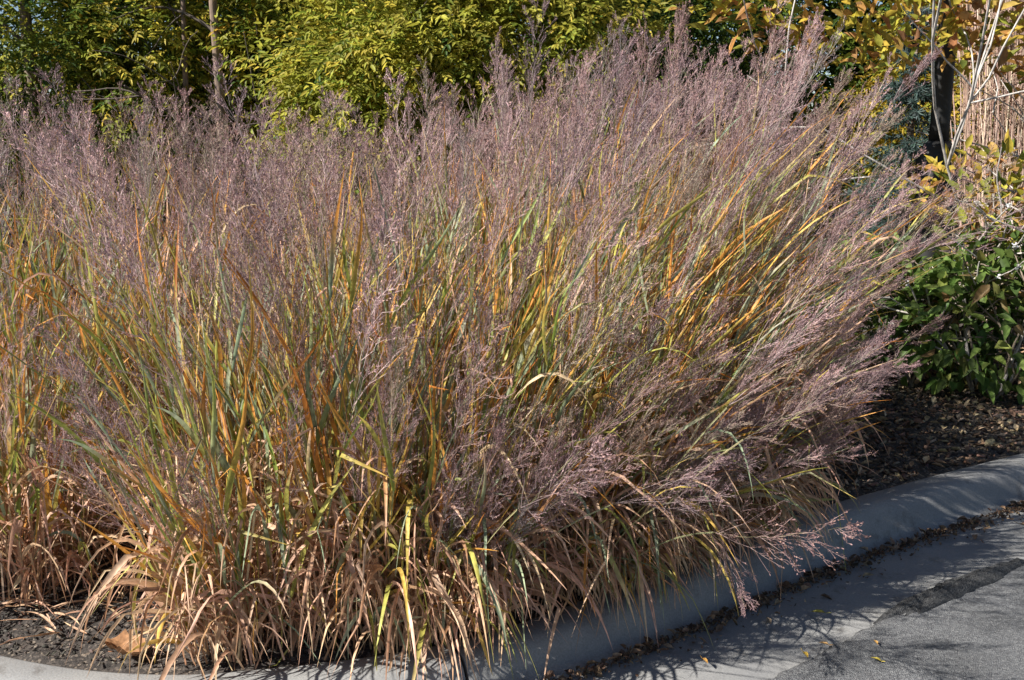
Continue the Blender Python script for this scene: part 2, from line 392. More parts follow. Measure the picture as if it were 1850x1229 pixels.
# farther row closing the view
FAR = [(-9, 14, 'broad dark tree far behind the left end of the bed'), (-5.2, 16, 'far green tree showing in the gap left of the tan trunk'), (-2.2, 15, 'far green tree behind the leaning dark trunk'),
       (0.6, 15.5, 'far shady tree behind the lime yellow crown'), (3.4, 15, 'far dark tree behind the grey limbs'), (6.6, 14.5, 'far tree behind the lamp post and tan reeds'), (10, 15, 'far tree beyond the right end of the bed')]
for k, (x, y, lab) in enumerate(FAR):
    tree('background_tree', lab, (x, y, .1), 6.5, [(0, 0, (.05, 0), .12)],
         [((0, 0, 2.4), (2.4, 1.2, 2.0), 900), ((.3, 0, 4.8), (2.4, 1.3, 1.6), 500), ((-.8, 0, 1.0), (1.6, .9, .9), 250)],
         [GREEN, MID, DARK, LIME], [4, 3, 3, 1], ll=.13, lw=.05, group='trees in the far row', seed=70 + k, bark=(.1, .08, .06))

# blue green conifer between the shrub twigs
def conifer(base, H, lab):
    t = thing('blue_conifer', base, lab, 'conifer'); mt = MB(); tube(mt, [(0, 0, -.05), (0, 0, H * .5), (0, 0, H)], [.06, .035, .01], (.12, .09, .07), 7); mt.build('trunk', M_BARK, t)
    mb = MB(); n = 260; z = rng.uniform(.1, 1, n) ** 1.0 * H; a = rng.uniform(0, 6.28, n); r = (1 - z / H) * .75 + .05
    for q in range(n):
        L_ = r[q]; d = np.array([math.cos(a[q]), math.sin(a[q]), -.12]); m = 46; u = rng.uniform(.15, 1, m)
        p = np.array([0, 0, z[q]]) + d * (u * L_)[:, None]; dd = nrm(d * .8 + rng.normal(0, .6, (m, 3)))
        leaves(mb, p, dd, runit(m), rng.uniform(.05, .09, m), np.full(m, .012), pick([(.10, .15, .14), (.07, .12, .10), (.14, .18, .18)], m))
    mb.build('crown', M_LEAF, t); return t
conifer((at(1640, 300, 8.2)[0], 8.2, .1), 2.5, 'blue green conifer glimpsed left of the black lamp post')

# black lamp post
LP = at(1692, 300, 6.5)
t = thing('lamp_post', (LP[0], 6.5, .12), 'black lamp post with a wider base rising behind the leaning grass', 'lamp post')
def lathe(mb, prof, n=24, col=(1, 1, 1)):
    a = np.linspace(0, 2 * math.pi, n, endpoint=False)
    V = np.array([[(r * math.cos(x), r * math.sin(x), z) for x in a] for r, z in prof]); i = np.arange(V.shape[0] * n).reshape(-1, n); j = np.roll(i, -1, 1)
    mb.add(V.reshape(-1, 3), np.stack([i[:-1], j[:-1], j[1:], i[1:]], -1).reshape(-1, 4), col)
m = MB(); lathe(m, [(.0, 1.45), (.062, 1.45), (.060, 1.6), (.058, 2.4), (.055, 3.4), (.075, 3.42), (.075, 3.5), (.05, 3.52), (0, 3.53)]); m.build('pole', M_BLACK, t, True)
m = MB(); lathe(m, [(.0, 0), (.2, 0), (.2, .08), (.15, .14), (.142, .2), (.138, 1.36), (.12, 1.42), (.07, 1.47), (.0, 1.475)], 8); m.build('base', M_BLACK, t)
m = MB(); lathe(m, [(.0, 3.53), (.06, 3.53), (.17, 3.6), (.2, 3.95), (.1, 4.1), (0, 4.14)], 8); m.build('lamp_head', M_BLACK, t)

# tall tan reed grass at the right edge
def reeds(base, n, lab, seed):
    t = thing('reed_grass', base, lab, 'reed grass', 'tall tan reed clumps'); ms = MB(); ml = MB(); S = 8
    r = np.sqrt(rng.uniform(0, 1, n)) * .5; a = rng.uniform(0, 6.28, n); B0 = np.stack([r * np.cos(a), r * np.sin(a), 0 * r], 1)
    d = np.stack([np.cos(a) * r * .12, np.sin(a) * r * .12, np.ones(n)], 1) + rng.normal(0, .045, (n, 3)); H = rng.uniform(2.6, 3.4, n)
    s = np.linspace(0, 1, S); P = B0[:, None] + nrm(d)[:, None] * (s[None, :, None] * H[:, None, None]) + np.cumsum(rng.normal(0, .012, (n, S, 3)), 1)
    side = nrm(np.stack([-np.sin(a * 3), np.cos(a * 3), 0 * a], 1))[:, None].repeat(S, 1)
    col = pick([(.44, .31, .25), (.52, .40, .33), (.34, .23, .18), (.58, .47, .39)], n)[:, None].repeat(S, 1)
    ribbon(ms, P, side, np.full((n, S), .009), col); ribbon(ms, P, np.cross(side, nrm(d)[:, None]), np.full((n, S), .009), col); ms.build('stems', M_CULM, t)
    m = n * 6; k = rng.randint(0, n, m); u = rng.uniform(.1, .95, m); p = B0[k] + nrm(d)[k] * (u * H[k])[:, None]
    d0 = nrm(np.stack([rng.normal(0, .5, m), rng.normal(0, .5, m), rng.uniform(.3, 1.2, m)], 1))
    blades(ml, p, d0, rng.uniform(.3, .7, m), rng.uniform(.006, .011, m), rng.uniform(.5, 3.5, m), pick([(.52, .39, .31), (.44, .31, .25), (.58, .48, .39), (.42, .33, .22)], m), pick([(.5, .37, .28), (.4, .26, .2)], m), rng.normal(0, 1.5, m))
    ml.build('leaves', M_BLADE, t); return t

def blades(mb, base, d0, L, W, g, c0, c1, tw, lean=None, S=9, kink=None, floor=None, fold=.22, off=(0, 0)):
    M = len(base); s = np.linspace(0, 1, S)
    lean = np.zeros((M, 3)) if lean is None else lean
    d = d0[:, None] + np.array([0, 0, -1.])[None, None] * (g[:, None] * s[None] ** 1.7)[..., None] + lean[:, None] * s[None, :, None]
    # slow sideways wander
    ph = rng.uniform(0, 6.28, (M, 1)); wv = nrm(np.cross(d0, rng.normal(0, 1, (M, 3))))
    d = d + wv[:, None] * (np.sin(ph + s[None] * 4) * .16)[..., None]
    if kink is not None:
        kd, ks = kink; d = d + kd[:, None] * (s[None, :] > ks[:, None])[..., None]
    d = nrm(d)
    P = base[:, None] + np.concatenate([np.zeros((M, 1, 3)), np.cumsum(d[:, :-1] * (L[:, None, None] / (S - 1)), 1)], 1)
    if floor is not None:
        fz = floor(P[..., 0] + off[0], P[..., 1] + off[1]) + rng.uniform(.003, .02, (M, 1)); P[..., 2] = np.maximum(P[..., 2], fz)
    ref = nrm(np.cross(d0, np.array([0.02, 0.03, 1.])) + 1e-4)
    side = nrm(ref[:, None] - d * (d * ref[:, None]).sum(-1, keepdims=True)); nv = np.cross(side, d)
    a = tw[:, None] * s[None] + rng.normal(0, .5, (M, 1)); ca, sa = np.cos(a)[..., None], np.sin(a)[..., None]
    side2 = side * ca + nv * sa; nv2 = nv * ca - side * sa
    prof = np.clip(.55 + 2.2 * s, 0, 1) * np.clip((1 - s ** 2.2), 0.03, 1)
    f = np.clip((s[None] - rng.uniform(.1, .6, (M, 1))) * 2.2, 0, 1)[..., None]
    col = c0[:, None] * (1 - f) + c1[:, None] * f
    ribbon(mb, P, side2, W[:, None] * prof[None], col, fold, nv2)

reeds((at(1888, 300, 7.6)[0], 7.6, .15), 420, 'tall tan reed clump filling the upper right corner', 1)
reeds((at(2085, 300, 7.9)[0], 7.9, .15), 300, 'tall tan reed clump cut off by the right edge', 2)

def shrub(name, label, base, stems, leafpal, wts, ll, lw, n, rad, cen, bark, cat='shrub', droop=.3, seedn=1, group=None, extra_twig=0, berries=0):
    rs = np.random.RandomState(seedn); t = thing(name, base, label, cat, group); mt = MB(); tips = []
    for (d, L_, r) in stems: limb(mt, (rs.normal(0, .05), rs.normal(0, .05), -.03), d, L_, r, bark, rs, 2, tips, .01, 4, .003)
    mt.build('branches', M_BARK, t, True)
    tips = np.array(tips); k = rs.randint(0, len(tips), n); p = tips[k] + rs.normal(0, .05, (n, 3))
    far = (((p - np.array(cen)) / np.array(rad)) ** 2).sum(1) < 1.3; p = p[far]
    m = max(0, n - len(p)); u = runit(m) * rng.uniform(.4, 1, (m, 1)) ** .5; p = np.vstack([p, np.array(cen) + u * np.array(rad)]); p = p[p[:, 2] > .05]; n = len(p)
    out = nrm(p - np.array(cen) * np.array([1, 1, .6]))
    mb = MB(); dd = nrm(out + rng.normal(0, .55, (n, 3)) + np.array([0, 0, -droop])); nv = nrm(rng.normal(0, .5, (n, 3)) + np.array([-.3, -.3, 1.]))
    leaves(mb, p, dd, nv, ll * rng.uniform(.6, 1.25, n), lw * rng.uniform(.7, 1.2, n), pick(leafpal, n, wts, .25), curl=rng.uniform(-.1, .5, n), lift=.3)
    mb.build('foliage', M_LEAF, t)
    if berries:
        kk = rs.randint(0, len(tips), berries)
        for q in tips[kk]:
            mb = MB(); m_ = 26; dv = runit(m_); leaves(mb, np.repeat(q[None], m_, 0), dv, runit(m_), rng.uniform(.012, .024, m_), np.full(m_, .008), pick([(.75, .75, .75), (.6, .6, .62)], m_))
            mb.build('seed_fluff', M_LITTER, t)
    return t
AUT = [(.50, .40, .06), (.56, .34, .10), (.34, .34, .06), (.42, .22, .09), (.16, .19, .04), (.30, .17, .08)]
GREY = (.42, .39, .36)
mag = at(1700, 300, 5.9)
shrub('magnolia_shrub', 'pale grey branched shrub with curling yellow and orange leaves before the lamp post', (mag[0] + .8, 5.95, .13),
      [((-.45, .05, 1.5), 1.7, .015), ((-1.3, 0, 1.5), 2.1, .016), ((-.1, -.1, 1.6), 1.7, .014), ((.4, .0, 1.5), 1.6, .012), ((.25, .1, 1.8), 1.8, .012)],
      AUT, [4, 3, 3, 2, 1.5, 1], .105, .055, 2500, (1.65, .5, .66), (-.9, 0, 2.47), GREY, seedn=5)
shrub('magnolia_shrub', 'lower yellow leaved shrub with pale twigs at the right edge', (at(1830, 400, 5.5)[0], 5.55, .13),
      [((-.5, -.1, 1.2), .9, .014), ((0, -.1, 1.5), .9, .014), ((.5, 0, 1.3), .9, .012), ((-.9, 0, 1.0), .9, .012)],
      AUT, [4, 2, 3, 1, 2, 1], .095, .045, 420, (.55, .35, .3), (-.05, 0, 1.15), GREY, seedn=6, berries=24)
LG = [(.13, .20, .05), (.09, .15, .04), (.20, .27, .07), (.24, .25, .07), (.3, .2, .09)]
for k, (px, Y, hh, lab) in enumerate([(1655, 5.75, .75, 'leafy green shrub half hidden by the leaning plumes'), (1790, 5.45, .95, 'leafy green shrub with broad leaves over the mulch near the right edge'),
                                      (1930, 5.6, .95, 'leafy green shrub cut off by the right edge'), (1560, 6.2, .8, 'leafy green shrub deep behind the grass')]):
    shrub('green_shrub', lab, (at(px, 500, Y)[0], Y, .13), [((rng.normal(0, .4), rng.normal(0, .3), 1), hh * .8, .01) for _ in range(6)],
          LG, [4, 3, 3, 1, .6], .1, .06, 620, (.5, .36, hh * .52), (0, -.02, hh * .55), (.2, .16, .12), droop=.55, seedn=40 + k, group='green shrubs on the mulch', berries=6 if k in (1, 2) else 0)

# ------------------------------------------------------------------ switchgrass
def head_mesh(k, wide):
    rs = np.random.RandomState(100 + k); mb = MB(); Lx = .50
    K = 8; s = np.linspace(0, 1, K); nod = rs.uniform(.02, .09)
    ax = np.stack([nod * s ** 2, .01 * np.sin(s * 5 + k), s * Lx], 1)
    br0 = np.array([.39, .315, .305]); sp0 = np.array([.23, .155, .162])
    def rib(P0, P1, w, c):
        n = len(P0); P = np.stack([P0, (P0 + P1) / 2 + rs.normal(0, .004, (n, 3)), P1], 1); d = nrm(P1 - P0); side = nrm(np.cross(d, rs.normal(size=(n, 3))))
        W = np.stack([w, w * .8, w * .5], 1); ribbon(mb, P, side[:, None].repeat(3, 1), W, np.broadcast_to(c, (n, 3, 3)))
    rib(ax[:-1], ax[1:], np.linspace(.0022, .001, K - 1), np.array([.30, .30, .18]))
    nb = 24; t = np.sort(rs.uniform(0.0, .97, nb)); t[:5] = rs.uniform(0, .06, 5)
    o = np.stack([np.interp(t, s, ax[:, c]) for c in range(3)], 1); az = np.arange(nb) * 2.4 + rs.normal(0, .4, nb)
    Lb = (.19 * (1 - t) ** .8 + .045) * rs.uniform(.7, 1.15, nb); ang = (R(23) if wide else R(13)) * rs.uniform(.6, 1.3, nb)
    d = np.stack([np.cos(az) * np.sin(ang), np.sin(az) * np.sin(ang), np.cos(ang)], 1); e = o + d * Lb[:, None]
    mid = o + d * (Lb * .5)[:, None]; d2 = nrm(d + np.stack([np.cos(az), np.sin(az), 0 * az], 1) * (.25 if wide else .1) + rs.normal(0, .08, (nb, 3)) + np.array([0, 0, -.1])); e = mid + d2 * (Lb * .5)[:, None]
    rib(o, mid, np.full(nb, .0016), br0); rib(mid, e, np.full(nb, .0013), br0)
    # second order
    m = nb * 7; bi = np.repeat(np.arange(nb), 7); f = rs.uniform(.18, 1., m)
    q = np.where((f < .5)[:, None], o[bi] + (mid - o)[bi] * (f * 2)[:, None], mid[bi] + (e - mid)[bi] * (f * 2 - 1)[:, None])
    L2 = (Lb[bi] * .38 * (1.15 - f) + .014) * rs.uniform(.6, 1.3, m); dd = nrm(d[bi] + nrm(rs.normal(size=(m, 3))) * (.5 if wide else .32))
    q2 = q + dd * L2[:, None]; rib(q, q2, np.full(m, .0012), br0 * np.array([.85, .78, .8]))
    # spikelets on fine pedicels
    m3 = m * 4; ci = np.repeat(np.arange(m), 4); f = rs.uniform(.25, 1., m3); p = q[ci] + (q2 - q)[ci] * f[:, None]
    pd = nrm(dd[ci] + nrm(rs.normal(size=(m3, 3))) * .55); pl = rs.uniform(.001, .006, m3); a = p + pd * pl[:, None]; sl = rs.uniform(.0038, .006, m3)
    side = nrm(np.cross(pd, rs.normal(size=(m3, 3)))); wd = rs.uniform(.0012, .0019, m3)
    V = np.stack([p, a + pd * (sl * .4)[:, None] + side * wd[:, None], a + pd * sl[:, None], a + pd * (sl * .4)[:, None] - side * wd[:, None]], 1)
    cc = sp0 * rs.uniform(.7, 1.45, (m3, 1)) * np.where(rs.uniform(size=(m3, 1)) < .22, np.array([1.5, 1.5, 1.2]), 1.)
    mb.add(V.reshape(-1, 3), np.arange(m3 * 4).reshape(-1, 4), np.repeat(cc[:, None], 4, 1).reshape(-1, 3))
    return mb.mesh('seed_head', M_HEAD)
HEADS = [head_mesh(k, True) for k in range(6)] + [head_mesh(k + 20, False) for k in range(6)]

GLAUC = (.27, .32, .20); GRN = (.21, .26, .055); YG = (.40, .385, .09); YL = (.60, .42, .10); OR = (.64, .29, .06); RU = (.46, .17, .035)
PINK = (.64, .40, .275); STRAW = (.64, .45, .28); BRN = (.32, .17, .09); TAN = (.50, .30, .185)
def clump(x, y, H, nc, r0, lean, spread, label, lodged=0., short=.15, basal=120, wide=.7, skirt=0., heads=.6, drape=0, low=()):
    z0 = float(bed_z(np.array(x), np.array(y)))
    t = thing('switchgrass', (x, y, z0), label, 'ornamental grass', 'switchgrass clumps in the bed')
    fl = lambda X_, Y_: floor_z(X_, Y_) - z0
    S = 9; s = np.linspace(0, 1, S)
    r = np.sqrt(rng.uniform(0, 1, nc)) * r0; a = rng.uniform(0, 6.283, nc); rad = np.stack([np.cos(a), np.sin(a), 0 * a], 1)
    base = rad * r[:, None]; base[:, 1] = np.maximum(base[:, 1], kerb_y(base[:, 0] + x) + .03 - y)
    lv = np.array([lean[0], lean[1], 0.]); sk = np.clip(rad[:, 0] * .57 - rad[:, 1] * .82, 0, 1) * skirt * (r / r0) * rng.uniform(.3, 1.3, nc); lf = rng.uniform(.5, 1.35, nc); lod = rng.uniform(size=nc) < lodged
    lf = np.where(lod, lf * rng.uniform(1.6, 2.8, nc), lf)
    Lc = (H - .60) * rng.uniform(.70, 1.12, nc); sh = rng.uniform(size=nc) < short; Lc = np.where(sh, Lc * rng.uniform(.4, .75, nc), Lc) * np.clip(1 - sk * .35, .5, 1) * np.where(lod, .8, 1)
    nz = rng.normal(0, .07, (nc, 1, 3))
    for _ in range(12):       # no clump sprawls beyond the mulch strip on the right
        d = (np.array([0, 0, 1.])[None, None] + rad[:, None] * (spread * (.12 + .88 * r / r0))[:, None, None] * (.55 + .6 * s)[None, :, None]
             + lv[None, None] * lf[:, None, None] * (.15 + s ** 1.2)[None, :, None]
             + np.array([.60, -.50, -.45])[None, None] * (sk[:, None] * (.35 + s)[None])[..., None] + nz)
        d[..., 2] -= np.where(lod, .25, 0)[:, None] * s[None]
        d = nrm(d); P = base[:, None] + np.concatenate([np.zeros((nc, 1, 3)), np.cumsum(d[:, :-1] * (Lc[:, None, None] / (S - 1)), 1)], 1)
        tip = P[:, -1] + d[:, -1] * .42; bad = (tip[:, 0] + x > .62 + 1.0 * (tip[:, 2] + z0) + nz[:, 0, 1]) | (tip[:, 1] + y < kerb_y(tip[:, 0] + x) - .40 + 2 * nz[:, 0, 2])
        if not bad.any(): break
        lf = np.where(bad, lf * .93, lf); sk = np.where(bad, sk * .86, sk); Lc = np.where(bad, np.maximum(Lc * .88, .3), Lc); lod = lod & ~(bad & (Lc < .32)); sh = sh | (bad & (Lc < .7))
    ms = MB(); sc0 = pick([TAN, STRAW, (.38, .26, .16)], nc); sc1 = pick([(.36, .36, .14), (.32, .34, .2), (.45, .32, .12), (.4, .22, .1)], nc)
    f = np.clip(s * 2.4 - .4, 0, 1)[None, :, None]; col = sc0[:, None] * (1 - f) + sc1[:, None] * f
    side = nrm(np.cross(d, rng.normal(size=(nc, 1, 3)))); W = np.linspace(.0055, .0025, S)[None].repeat(nc, 0)
    ribbon(ms, P, side, W, col); ribbon(ms, P, np.cross(d, side), W, col)
    # stubby tillers crowding the foot
    nt_ = int(nc * 2.2); k = rng.randint(0, nc, nt_); b2 = base[k] + rng.normal(0, .03, (nt_, 3)) * np.array([1, 1, 0]); dd = nrm(d[k, 1] + rng.normal(0, .14, (nt_, 3))); Lt = rng.uniform(.15, .5, nt_)
    P2 = b2[:, None] + dd[:, None] * (np.linspace(0, 1, 3)[None, :, None] * Lt[:, None, None]); sd = nrm(np.cross(dd, rng.normal(size=(nt_, 3))))[:, None].repeat(3, 1)
    ribbon(ms, P2, sd, np.full((nt_, 3), .006), pick([TAN, STRAW, BRN, PINK], nt_)[:, None].repeat(3, 1))
    lows = []
    for (ax_, up_, Ll) in low:      # lodged stems that carry their plume out over the kerb
        dv = np.array([math.cos(ax_), math.sin(ax_), up_]); dl = nrm(dv[None] + np.array([0, 0, -.75])[None] * (s[:, None] ** 1.5)); b0 = np.array([math.cos(ax_) * .1, max(math.sin(ax_) * .1, kerb_y(x) + .05 - y), .02])
        Pl = b0 + np.concatenate([np.zeros((1, 3)), np.cumsum(dl[:-1] * Ll / (S - 1), 0)]); sdl = nrm(np.cross(dl, [0.1, .2, 1.]))
        for sd_ in (sdl, np.cross(dl, sdl)): ribbon(ms, Pl[None], sd_[None], np.full((1, S), .004), pick([(.40, .36, .2)], 1)[:, None].repeat(S, 1))
        lows.append((Pl[-1], dl[-1]))
    ms.build('stems', M_CULM, t)
    # leaves on the stems
    ml = MB(); nodes = np.array([.06, .14, .23, .33, .44, .55, .67, .8, .92])
    for q, sn in enumerate(nodes):
        u = np.clip(sn + rng.normal(0, .03, nc), .02, .95); i0 = np.clip((u * (S - 1)).astype(int), 0, S - 2); fr = (u * (S - 1) - i0)[:, None]
        p = P[np.arange(nc), i0] * (1 - fr) + P[np.arange(nc), i0 + 1] * fr; tg = d[np.arange(nc), i0]
        zz = u * Lc
        dead = rng.uniform(size=nc) < np.clip(1.12 - zz * (1.75 if basal > 150 else 2.3), .05, 1)
        pa = rng.uniform(0, 6.28, nc); pv = nrm(np.stack([np.cos(pa), np.sin(pa), 0 * pa], 1) - .0); op = np.where(dead, rng.uniform(.3, 1.1, nc), rng.uniform(.12, .5, nc))
        d0 = nrm(tg + pv * op[:, None] + lv * .25)
        L = np.where(dead, rng.uniform(.22, .5, nc), rng.uniform(.35, .68, nc)) * (1 - .3 * sn); Wd = np.where(dead, rng.uniform(.008, .018, nc), rng.uniform(.011, .025, nc)) * (1.15 - .60 * sn)
        gg = np.where(dead, rng.uniform(1.2, 4.0, nc), rng.uniform(.05, .75, nc) ** 1.5 + np.where(rng.uniform(size=nc) < .08, 1.2, 0) * (sn < .6))
        tw = np.where(dead, rng.normal(0, 2.5, nc), rng.normal(0, .9, nc))
        live0 = pick([GLAUC, GRN, YG, YL, OR], nc, [3.2, 2.4, 2.4, 1.0, 1.5 + 1.6 * (sn < .55)]); live1 = pick([YG, YL, OR, RU, GLAUC, PINK], nc, [1.8, 1.4, 3.6, 2.2, 1.4, 2.6])
        dc = pick([PINK, STRAW, TAN, BRN], nc, [3.5, 2, 3, 1.5])
        c0 = np.where(dead[:, None], dc, live0); c1 = np.where(dead[:, None], dc * 1.05, live1)
        kk = rng.uniform(size=nc) < np.where(dead, .55, .12); kd = (rng.normal(0, .8, (nc, 3)) + np.array([0, 0, -1.6])) * kk[:, None]
        blades(ml, p, d0, L, Wd, gg, c0, c1, tw, np.broadcast_to(lv * .5, (nc, 3)), floor=fl, kink=(kd, rng.uniform(.35, .75, nc)), off=(x, y))
    if basal:
        n = basal; k = rng.randint(0, nc, n); p = base[k] + d[k, 0] * rng.uniform(.03, .45, (n, 1)); aa = rng.uniform(0, 6.28, n)
        o_ = nrm(base[k] + np.stack([np.cos(aa), np.sin(aa), 0 * aa], 1) * r0 * .8 + lv * .12 + np.array([.3, -.35, 0]) * skirt * .55)
        d0 = nrm(o_ * rng.uniform(.3, 1., (n, 1)) + np.array([0, 0, 1.]) * rng.uniform(.4, 1.2, (n, 1)))
        kd = (rng.normal(0, .9, (n, 3)) + np.array([0, 0, -1.5])) * (rng.uniform(size=(n, 1)) < .7)
        dc = pick([PINK, STRAW, TAN, BRN, YG, GLAUC, YL], n, [4, 2, 2.5, 1.5, 1, .8, .6])
        blades(ml, p, d0, rng.uniform(.2, .58, n), rng.uniform(.009, .022, n), rng.uniform(1.2, 4.5, n), dc, dc * 1.05, rng.normal(0, 2.6, n), floor=fl, kink=(kd, rng.uniform(.3, .8, n)), off=(x, y), S=11)
    if drape:
        n = drape; k = rng.randint(0, nc, n); i0 = rng.randint(1, 4, n); p = P[k, i0]
        aa = rng.normal(-.97, .8, n); out = np.stack([np.cos(aa), np.sin(aa), rng.uniform(.3, 1.6, n)], 1); kd = (rng.normal(0, .7, (n, 3)) + np.array([0, 0, -1.3])) * (rng.uniform(size=(n, 1)) < .65)
        dc = pick([GLAUC, GRN, YG, PINK, STRAW, OR], n, [3, 1.5, 2, 3, 1.5, 1]); de = pick([YG, PINK, OR, STRAW, GLAUC], n, [1.5, 3, 2, 2, 1])
        blades(ml, p, nrm(out), rng.uniform(.28, .62, n), rng.uniform(.012, .024, n), rng.uniform(1.0, 3., n), dc, de, rng.normal(0, 2., n), floor=fl, off=(x, y), S=12, kink=(kd, rng.uniform(.3, .7, n)))
    ml.build('leaves', M_BLADE, t)
    # a seed head on nearly every stem, each a part of its own
    keep = np.where(rng.uniform(size=nc) < np.where(sh, .9, heads))[0][:98]
    for pl_, dl_ in lows:
        o = link('seed_head', HEADS[rng.randint(12)], t)
        qn = Vector(dl_).to_track_quat('Z', 'Y') @ Quaternion((0, 0, 1), rng.uniform(0, 6.28))
        o.matrix_local = Matrix.LocRotScale(Vector(pl_), qn, Vector((rng.uniform(.65, .95),) * 3))
    for k in keep[:98 - len(lows)]:
        w_ = rng.uniform() < (wide if not lod[k] else wide * .5)
        o = link('seed_head', HEADS[rng.randint(6) + (0 if w_ else 6)], t)
        dirv = Vector(d[k, -1] + lv * .25 * lf[k]).normalized()
        qn = dirv.to_track_quat('Z', 'Y') @ Quaternion((0, 0, 1), rng.uniform(0, 6.28))
        sc_ = rng.uniform(.72, 1.12) * (1 if not sh[k] else .75)
        o.matrix_local = Matrix.LocRotScale(Vector(P[k, -1]), qn, Vector((sc_,) * 3))
    return t

CL = [  # x, y, H, stems, r0, lean, spread, label, lodged, short, basal, wide
    (-1.72, 3.24, 1.64, 90, .30, (.03, -.06), .30, 'switchgrass clump at the left edge behind the bare dark soil', .0, .4, 230, .9),
    (-.78, 2.85, 1.65, 110, .26, (-.16, -.05), .36, 'switchgrass clump fanning out above the curled brown leaf by the kerb', .0, .45, 220, .9, .2),
    (-.28, 2.89, 1.70, 100, .26, (.08, -.08), .28, 'switchgrass clump on the kerb just left of the kerb joint', .0, .35, 260, .8, .8),
    (.22, 3.15, 1.84, 115, .28, (.40, -.18), .32, 'leaning switchgrass clump whose straw leaves hang over the kerb joint', .15, .45, 300, .5, 1.1),
    (.66, 3.53, 1.92, 120, .28, (.50, -.16), .30, 'sprawling switchgrass clump leaning right over the shaded kerb face', .15, .45, 280, .4, 1.0),
    (.95, 4.32, 1.95, 115, .28, (.42, -.04), .22, 'outermost switchgrass clump leaning toward the bare mulch on the right', .12, .45, 200, .4, .6),
    (-2.35, 4.05, 1.68, 80, .32, (.0, 0), .24, 'upright switchgrass clump second row, below the dense dark green tree', .0, .15, 40, .9),
    (-1.32, 3.95, 1.66, 85, .32, (.0, 0), .24, 'upright switchgrass clump second row, behind the dark gap over the soil', .0, .2, 60, .9),
    (-.55, 3.95, 1.68, 85, .32, (.03, 0), .24, 'upright switchgrass clump second row, behind the fanning clump', .0, .2, 40, .9),
    (.10, 4.25, 1.87, 90, .32, (.16, -.03), .25, 'tall switchgrass clump second row, with orange leaves at mid height', .0, .2, 40, .7),
    (.55, 4.65, 1.98, 90, .33, (.24, -.05), .26, 'tallest switchgrass clump, plumes against the shady dark tree', .05, .15, 30, .5),
    (.98, 5.05, 1.97, 90, .33, (.22, -.03), .26, 'switchgrass clump reaching the yellow shrub leaves near the lamp post', .1, .1, 30, .5),
    (-2.95, 5.05, 1.75, 70, .34, (.0, 0), .22, 'back row switchgrass clump below the left end of the trees', .0, .1, 0, .9),
    (-1.90, 5.00, 1.74, 75, .34, (.0, 0), .22, 'back row switchgrass clump just left of the slender tan trunk', .0, .1, 0, .9),
    (-1.00, 4.95, 1.68, 75, .34, (.02, 0), .22, 'back row switchgrass clump below the dark leaning trunk', .0, .1, 0, .9),
    (-.25, 5.15, 1.84, 80, .34, (.08, 0), .22, 'back row switchgrass clump below the bright lime tree', .0, .1, 0, .8),
    (.35, 5.60, 1.98, 80, .34, (.15, 0), .22, 'back row switchgrass clump right of the bright lime tree', .0, .1, 0, .6),
]
LOW = {3: [(-.9, 1.0, .6), (-.75, 1.5, .8), (-.8, 1.8, .85), (-1.2, 1.3, .6), (-.5, 2.1, .95)],
       4: [(-1.55, .7, .44), (-1.5, 1.3, .55), (-.8, 1.9, .7), (-1.1, 1.6, .75), (-1.0, 2.2, .85)],
       5: [(-.6, 1.4, .6)], 2: [(-1.0, 1.5, .7), (-.6, 1.7, .8), (-.4, 1.2, .7)]}
for k, c in enumerate(CL):
    x, y, H, nc, r0, lean, sp, lab, lo, sh, ba, wd, sk = c if len(c) == 13 else c + (0.,)
    clump(x, y, H, nc, r0, lean, sp, lab, lo, sh, ba, wd, sk, .42 if x < .0 else .54, {3: 100, 4: 110, 2: 60, 5: 50, 1: 20}.get(k, 0), LOW.get(k, ()))

# ------------------------------------------------------------------ litter on the ground
def onkerb(s, dd):
    P = np.array([np.interp(s, KS, KC[:, k]) for k in range(2)]).T; n = nrm(np.array([np.interp(s, KS, KN[:, k]) for k in range(2)]).T); return P + n * dd[:, None]
n = 520; s = rng.uniform(sx(-.2), sx(4.5), n); dd = .205 + np.abs(rng.normal(0, .028, n)) * rng.choice([1, 1, 1, 2.2], n); p = onkerb(s, dd)
pos = np.column_stack([p, .008 + rng.uniform(0, .022, n)]); mb = MB(); dv = runit(n) * np.array([1, 1, .35])
leaves(mb, pos, dv, nrm(rng.normal(0, .6, (n, 3)) + np.array([0, 0, 1])), rng.uniform(.02, .05, n), rng.uniform(.012, .03, n), pick([(.16, .10, .065), (.24, .16, .10), (.10, .07, .05), (.32, .24, .16)], n, [4, 3, 3, 1]), curl=rng.uniform(-.4, .5, n), lift=.5)
n = 3600; s = rng.uniform(sx(-.3), sx(4.5), n); dd = .21 + np.abs(rng.normal(0, .022, n)) * rng.choice([1, 1, 1, 2.5], n); p = onkerb(s, dd)
leaves(mb, np.column_stack([p, .006 + rng.uniform(0, .016, n)]), runit(n), runit(n), rng.uniform(.006, .022, n), rng.uniform(.004, .012, n), pick([(.16, .10, .065), (.24, .16, .10), (.08, .055, .04), (.34, .25, .16)], n, [4, 3, 4, 1]), curl=rng.uniform(-.4, .5, n), lift=.5)
tag(mb.build('leaf_litter', M_LITTER), 'brown leaf litter gathered along the foot of the kerb', 'leaf litter', kind='stuff')

